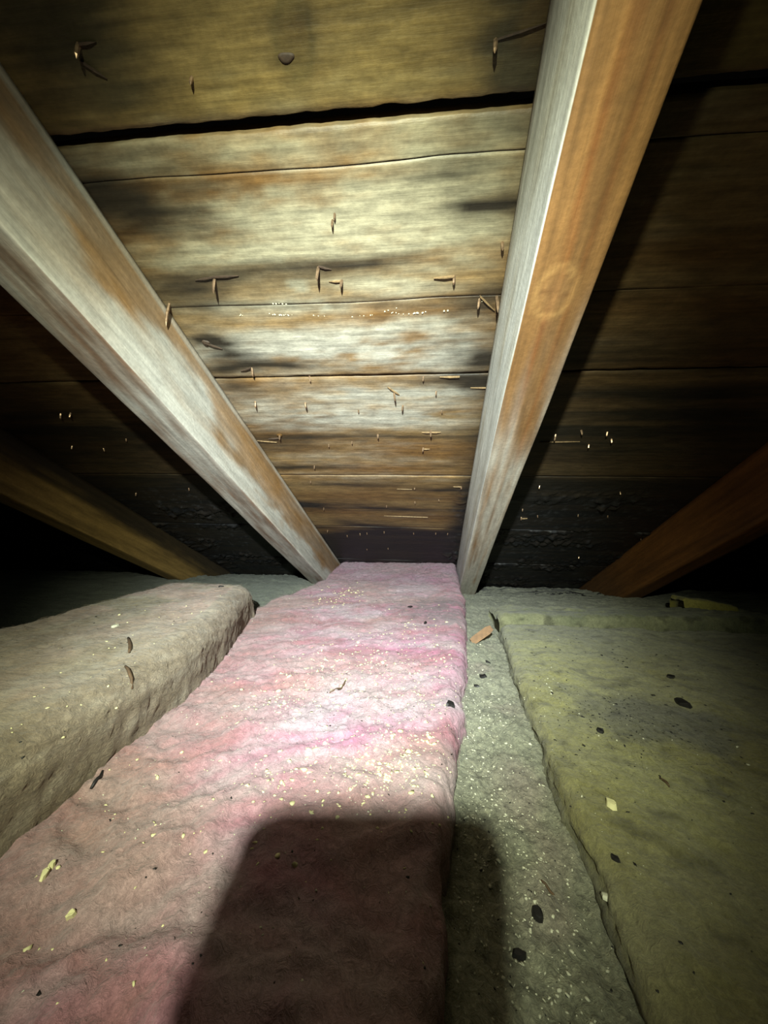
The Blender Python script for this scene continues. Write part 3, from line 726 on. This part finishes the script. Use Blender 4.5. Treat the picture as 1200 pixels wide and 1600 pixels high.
# true displaced surfaces, for resting things on them
from mathutils.bvhtree import BVHTree
def bvh(o):
    me = o.data; vs = np.empty(len(me.vertices)*3, np.float32); me.vertices.foreach_get('co', vs)
    vs = vs.reshape(-1, 3)+np.array(o.location)
    return BVHTree.FromPolygons([tuple(v) for v in vs.tolist()], [tuple(p.vertices) for p in me.polygons])
BV = {'p': bvh(pink), 'l': bvh(left), 'y': bvh(yel), 'g': bvh(g)}
def top(x, y, s):
    h = BV[s].ray_cast(Vector((x, y, CZ+.3)), Vector((0, 0, -1)))
    if h[0] is None: return None, Vector((0, 0, 1))
    nn = h[1] if h[1].z > 0 else -h[1]
    return h[0], nn
def flake(name, mat, px, py, s, L, W_, T, ang, label, cat, group=None, seed=0, jag=.25, n=9):
    p = at(px, py, s); h, nn = top(p[0], p[1], s)
    if h is None: return None
    rg = random.Random(seed*7+px); V = []
    for zz in (-1, 1):
        rr = random.Random(seed*7+px)
        for j in range(n):
            th = 2*math.pi*j/n; k = 1+rr.uniform(-jag, jag); sc = .86 if zz > 0 else 1
            V.append(Vector((math.cos(th)*L*.5*k*sc, math.sin(th)*W_*.5*k*sc, zz*T*.5+rg.uniform(-.2, .2)*T)))
    F = [tuple(range(n))[::-1], tuple(range(n, 2*n))]+[(j, (j+1) % n, n+(j+1) % n, n+j) for j in range(n)]
    q = nn.to_track_quat('Z', 'Y').to_matrix() @ Euler((0, 0, ang)).to_matrix()
    V = [q@v for v in V]
    o = mesh_obj(name, [tuple(v) for v in V], F, mat, smooth=False); o.location = h+nn*(T*.35)
    return tag(o, label, cat, group)
def stick(name, mat, p1, p2, s, r, label, cat, group=None, bow=.004):
    a = at(*p1, s); b = at(*p2, s); pts = []
    for t in (0, .25, .5, .75, 1):
        q = a+(b-a)*t; h, nn = top(q[0], q[1], s)
        if h is None: return None
        pts.append(Vector((q[0]+bow*math.sin(t*math.pi), q[1], h.z+r*.8)))
    og = pts[2].copy(); V, F = tube([p-og for p in pts], [r*.7, r, r*1.1, r, r*.5], 6)
    o = mesh_obj(name, V, F, mat, smooth=True); o.location = og
    return tag(o, label, cat, group)
ca = at(737, 1004, 'g'); cb = ca+np.array([.034, .010, .022])
cd = Vector(cb-ca).normalized(); cs_ = cd.cross(Vector((.2, -1, .55))).normalized(); cn = cd.cross(cs_)
Vc = []
for t, wk in ((0, .8), (.15, 1.0), (.8, 1.05), (1, .7)):
    for a_, b_ in ((-1, -1), (1, -1), (1, 1), (-1, 1)):
        Vc.append(tuple(cd*(t*(Vector(cb-ca).length)) + cs_*(a_*.0062*wk) + cn*(b_*.0013)))
Fc = [(0, 1, 2, 3), (15, 14, 13, 12)]+[(q*4+j, q*4+4+j, q*4+4+(j+1) % 4, q*4+(j+1) % 4) for q in range(3) for j in range(4)]
chip = mesh_obj('wood_chip', Vc, Fc, M_chip, smooth=False); chip.location = Vector(ca)+Vector((0, 0, CZ+.001))
tag(chip, 'flat brown wood chip leaning in the gap beside the yellow batt corner', 'wood chip')
flake('bark_flake', M_black, 703, 1101, 'p', .014, .008, .003, -.35, 'black flake on the right edge of the pink batt', 'debris', seed=2, jag=.35)
flake('bark_flake', M_black, 755, 1057, 'g', .011, .007, .003, .2, 'larger black flake on the grey fill just below the brown chip', 'debris', seed=3, jag=.4)
flake('bark_flake', M_black, 745, 1074, 'g', .008, .005, .002, .1, 'small black flake beside the larger one in the grey fill', 'debris', seed=4, jag=.4)
flake('bark_flake', M_black, 762, 1034, 'g', .009, .003, .002, -.5, 'thin black flake in the grey fill nearest the brown chip', 'debris', seed=5, jag=.3)
flake('bark_flake', M_black, 1067, 1100, 'y', .017, .009, .004, -.25, 'largest black flake on the yellow batt', 'debris', seed=6, jag=.2)
flake('bark_flake', M_black, 1048, 1058, 'y', .010, .007, .003, -.2, 'black flake on the yellow batt, just behind the largest one', 'debris', seed=7, jag=.2)
flake('bark_flake', M_black, 938, 1142, 'y', .005, .006, .003, 0, 'small black pellet at the front of the grey patch on yellow batt', 'debris', seed=8, jag=.2)
flake('bark_flake', M_black, 840, 1435, 'g', .0062, .0075, .003, .3, 'round black pellet on the grey fill right of the phone shadow', 'debris', seed=9, jag=.15)
flake('bark_flake', M_black, 811, 1494, 'g', .004, .007, .003, .2, 'narrow black pellet on the grey fill nearest the phone shadow', 'debris', seed=10, jag=.15)
flake('bark_flake', M_black, 962, 1338, 'y', .005, .0035, .002, 0, 'small black pellet on the near part of the yellow batt', 'debris', seed=11, jag=.15)
flake('bark_flake', M_black, 640, 948, 'p', .014, .006, .003, -.2, 'black flake near the far end of the pink batt', 'debris', seed=12, jag=.35)
flake('bark_flake', M_black, 664, 974, 'p', .010, .005, .003, .2, 'small black flake in the dirt on the far pink batt', 'debris', seed=13, jag=.35)
flake('bark_flake', M_black, 346, 917, 'l', .010, .005, .002, .3, 'black speck near the far edge of the beige batt', 'debris', seed=14, jag=.3)
flake('wool_crumb', M_crumb, 955, 1261, 'y', .007, .005, .004, .2, 'cream crumb on the middle of the yellow batt', 'crumb', seed=20)
flake('wool_crumb', M_crumb_pale, 947, 1367, 'y', .004, .003, .003, .2, 'pale crumb near the edge of the yellow batt front', 'crumb', seed=21)
flake('wool_crumb', M_crumb_pale, 906, 1352, 'y', .0035, .0028, .003, .2, 'pale bright crumb on the rim of the yellow batt', 'crumb', seed=22)
flake('wool_crumb', M_crumb, 80, 1361, 'p', .0045, .003, .003, .8, 'upper yellow-green crumb at the left of the pink batt', 'crumb', seed=23)
flake('wool_crumb', M_crumb, 68, 1375, 'p', .005, .0035, .003, .3, 'lower yellow-green crumb at the left of the pink batt', 'crumb', seed=24)
flake('wool_crumb', M_crumb, 112, 1425, 'p', .004, .003, .003, .8, 'cream crumb at the lower left of the pink batt', 'crumb', seed=25)
flake('wool_crumb', M_crumb_pale, 180, 979, 'l', .014, .008, .003, .1, 'pale crumb on the far left of the beige batt', 'crumb', seed=26, jag=.4)
flake('wool_crumb', M_crumb, 122, 1194, 'l', .005, .004, .003, .6, 'cream crumb on the near beige batt', 'crumb', seed=27)
flake('wool_crumb', M_crumb, 237, 1130, 'l', .006, .005, .003, .6, 'cream crumb on the side edge of the beige batt', 'crumb', seed=28)
stick('wood_sliver', M_twig, (515, 1082), (540, 1062), 'p', .0010, 'thin brown sliver on the middle of the pink batt', 'sliver')
stick('twig', M_twig, (200, 1000), (201, 1022), 'l', .0016, 'upright dark twig on the beige batt', 'twig', bow=.002)
stick('twig', M_twig, (196, 1038), (209, 1047), 'l', .0013, 'short twig just below the upright one on beige batt', 'twig', bow=.001)
stick('twig', M_twig, (1031, 1217), (1046, 1233), 'y', .0009, 'dark twig on the middle of the yellow batt', 'twig', bow=.001)
stick('twig', M_twig, (845, 1379), (866, 1399), 'g', .0007, 'dark twig on the grey fill right of the phone shadow', 'twig', bow=.001)
stick('twig', M_black, (142, 1232), (160, 1208), 'p', .0012, 'dark twig in the seam between beige and pink batts', 'twig', bow=.001)

# small crumbs and grit, too many to count
def scatter(name, mat, label, specs, parent=None, seed=1):
    """specs: (px, py, spread_x, spread_y, surface, count, rmin, rmax)"""
    rg = np.random.default_rng(seed); cs, rs = [], []
    for px, py, sx_, sy2, s, cnt, r0_, r1_ in specs:
        c = at(px, py, s)
        for _ in range(cnt):
            x = c[0]+rg.normal()*sx_; y = c[1]+rg.normal()*sy2
            h, nn = top(x, y, s)
            if h is None or nn.z < .3: continue
            r = r0_+(r1_-r0_)*rg.random()**2
            cs.append(np.array(h)); rs.append((r*rg.uniform(.5, 1.7), r*rg.uniform(.5, 1.2), r*rg.uniform(.35, .8)))
    bm = bmesh.new(); bmesh.ops.create_icosphere(bm, subdivisions=1, radius=1)
    bv = np.array([v.co[:] for v in bm.verts]); bf = np.array([[v.index for v in f.verts] for f in bm.faces]); bm.free()
    Vs = []
    for c, r in zip(cs, rs):
        a = rg.uniform(0, 6.28); R2 = np.array([[math.cos(a), -math.sin(a), 0], [math.sin(a), math.cos(a), 0], [0, 0, 1]])
        Vs.append((bv*rg.uniform(.35, 1.5, (len(bv), 1))*np.array(r))@R2.T+c)
    F = np.concatenate([bf+i*len(bv) for i in range(len(cs))])
    og = np.mean(cs, axis=0)
    o = mesh_obj(name, np.concatenate(Vs), F, mat, smooth=False, origin=og)
    return tag(o, label, 'debris', kind='stuff')
scatter('white_crumbs', M_crumb_pale, 'tiny whitish crumbs strewn all over the pink batt',
 [(560,1060,.09,.12,'p',420,.0003,.0009),(520,960,.09,.10,'p',260,.0004,.0012),(600,1170,.06,.06,'p',200,.0003,.0008),(300,1300,.09,.06,'p',90,.0002,.0008)], seed=21)
scatter('pale_crumbs', M_crumb, 'scattered cream crumbs over the pink batt',
 [(570,1205,.030,.024,'p',150,0.00066,0.00225),(620,1190,.02,.02,'p',102,0.00066,0.00200),(545,1040,.05,.05,'p',187,0.00066,0.00250),(450,1090,.03,.03,'p',102,0.00066,0.00225),(530,930,.03,.05,'p',119,0.00088,0.00300),
  (660,1120,.02,.05,'p',102,0.00066,0.00225),(440,1220,.015,.012,'p',40,0.00066,0.00225),(600,1080,.07,.1,'p',153,0.00055,0.00187),(300,1250,.06,.04,'p',40,0.00066,0.00225),(180,1440,.05,.03,'p',23,0.00066,0.00200),(640,1000,.04,.08,'p',102,0.00066,0.00225)], seed=11)
scatter('pale_grit', M_crumb_pale, 'bright gritty crumbs over the grey fill between the batts',
 [(760,1150,.018,.07,'g',230,.0005,.0014),(790,1300,.022,.04,'g',260,.0004,.0012),(800,1440,.022,.03,'g',220,.0004,.0011),(840,1540,.025,.02,'g',90,.0004,.0011),(745,1070,.015,.08,'g',60,.0006,.0016),(716,1100,.003,.10,'g',70,.0005,.0014)], seed=12)
scatter('pale_specks', M_crumb_pale, 'few pale specks over the yellow batt',
 [(900,1150,.07,.09,'y',50,.0004,.0013),(870,1090,.03,.04,'y',30,.0005,.0014),(960,1300,.08,.06,'y',30,.0003,.0011)], seed=13)
scatter('dust_specks', M_crumb, 'cream specks over the beige batt',
 [(200,1050,.06,.06,'l',50,.0004,.0013),(280,960,.06,.06,'l',35,.0005,.0016),(130,1100,.05,.05,'l',40,.0004,.0012)], seed=14)
scatter('black_grit', M_black, 'black grit over the pink batt',
 [(560,1100,.08,.09,'p',60,.0004,.0010),(620,950,.05,.06,'p',90,.0005,.0014),(520,1140,.08,.06,'p',30,.0004,.0010),(690,1060,.03,.08,'p',60,.0004,.0011),(300,1400,.08,.04,'p',30,.0004,.0010),(600,1110,.03,.02,'p',20,.0004,.0009)], seed=15)
scatter('black_specks', M_black, 'black specks over the yellow batt and its grey patch',
 [(965,1120,.035,.035,'y',260,.0004,.0014),(960,1040,.08,.04,'y',60,.0005,.0018),(900,1010,.08,.04,'y',50,.0006,.0018),(1000,1200,.1,.06,'y',90,.0003,.0011),(930,1270,.08,.05,'y',50,.0003,.0010)], seed=16)
scatter('soot_grit', M_black, 'black grit in the grey fill beside the pink batt',
 [(720,1100,.004,.10,'g',70,.0004,.0012),(780,1300,.025,.06,'g',60,.0003,.0009),(830,1480,.03,.03,'g',40,.0003,.0008),(890,928,.06,.02,'g',110,.0015,.006)], seed=17)
scatter('dark_specks', M_black, 'dark specks over the beige batt', [(250,960,.07,.07,'l',35,.0004,.0014),(150,1080,.06,.06,'l',30,.0003,.0011)], seed=18)

# ------------------------------------------------------------------ the phone taking the picture and the lamp behind it (both out of frame)
def rounded_slab(wd, ht, th, rad, n=8):
    pts = []
    for cx, cz, a0 in ((wd/2-rad, ht/2-rad, 0), (-wd/2+rad, ht/2-rad, 90), (-wd/2+rad, -ht/2+rad, 180), (wd/2-rad, -ht/2+rad, 270)):
        for k in range(n+1):
            a = math.radians(a0+90*k/n); pts.append((cx+rad*math.cos(a), cz+rad*math.sin(a)))
    m = len(pts); e = th*.25; V = []
    for sc, zz in ((1-e/wd*2, -th/2), (1, -th/2+e), (1, th/2-e), (1-e/wd*2, th/2)):
        V += [(x*sc, y*sc, zz) for x, y in pts]
    F = [tuple(range(m))[::-1], tuple(range(3*m, 4*m))]
    for q in range(3): F += [(q*m+j, q*m+(j+1) % m, (q+1)*m+(j+1) % m, (q+1)*m+j) for j in range(m)]
    return V, F
PHONE_C = (-0.0295, -0.0485, 0.0125)            # right, up, back of the lens
ph = empty('phone')
ph.matrix_world = cam.matrix_world @ Matrix.Translation(PHONE_C)
tag(ph, 'phone held upright that casts the rounded dark shadow on the pink batt', 'phone')
V, F = rounded_slab(.072, .150, .010, .013); mesh_obj('phone_body', V, F, M_phone, ph, smooth=False)
V, F = rounded_slab(.065, .143, .001, .010); o = mesh_obj('screen', V, F, M_glass, ph, smooth=False); o.location = (0, 0, .0053)
V, F = rounded_slab(.036, .036, .003, .008); bump_ = mesh_obj('camera_bump', V, F, M_phone, ph, smooth=False); bump_.location = (.0190, .0485, -.0062)
for dx, dy in ((.008, .008), (-.008, .008), (0, -.008)):
    V, F = tube([(0, 0, 0), (0, 0, -.0018)], [.0062, .006], 20); o = mesh_obj('lens', V, F, M_glass, bump_, smooth=False); o.location = (dx, dy, -.0012)
lamp = empty('hand_lamp')
ax = (LAMP-AIM).normalized()
lamp.matrix_world = Matrix.Translation(LAMP) @ ax.to_track_quat('Z', 'Y').to_matrix().to_4x4()
tag(lamp, 'metal hand lamp behind the phone lighting the attic', 'lamp')
V, F = tube([(0, 0, .012), (0, 0, .03), (0, 0, .05)], [.022, .020, .013], 24); mesh_obj('lamp_head', V, F, M_metal, lamp)
V, F = tube([(0, 0, .048), (0, 0, .13)], [.0125, .0125], 24); mesh_obj('handle', V, F, M_metal, lamp)
V, F = tube([(0, 0, .0125), (0, 0, .0105)], [.019, .019], 24); mesh_obj('lens', V, F, M_resin, lamp)
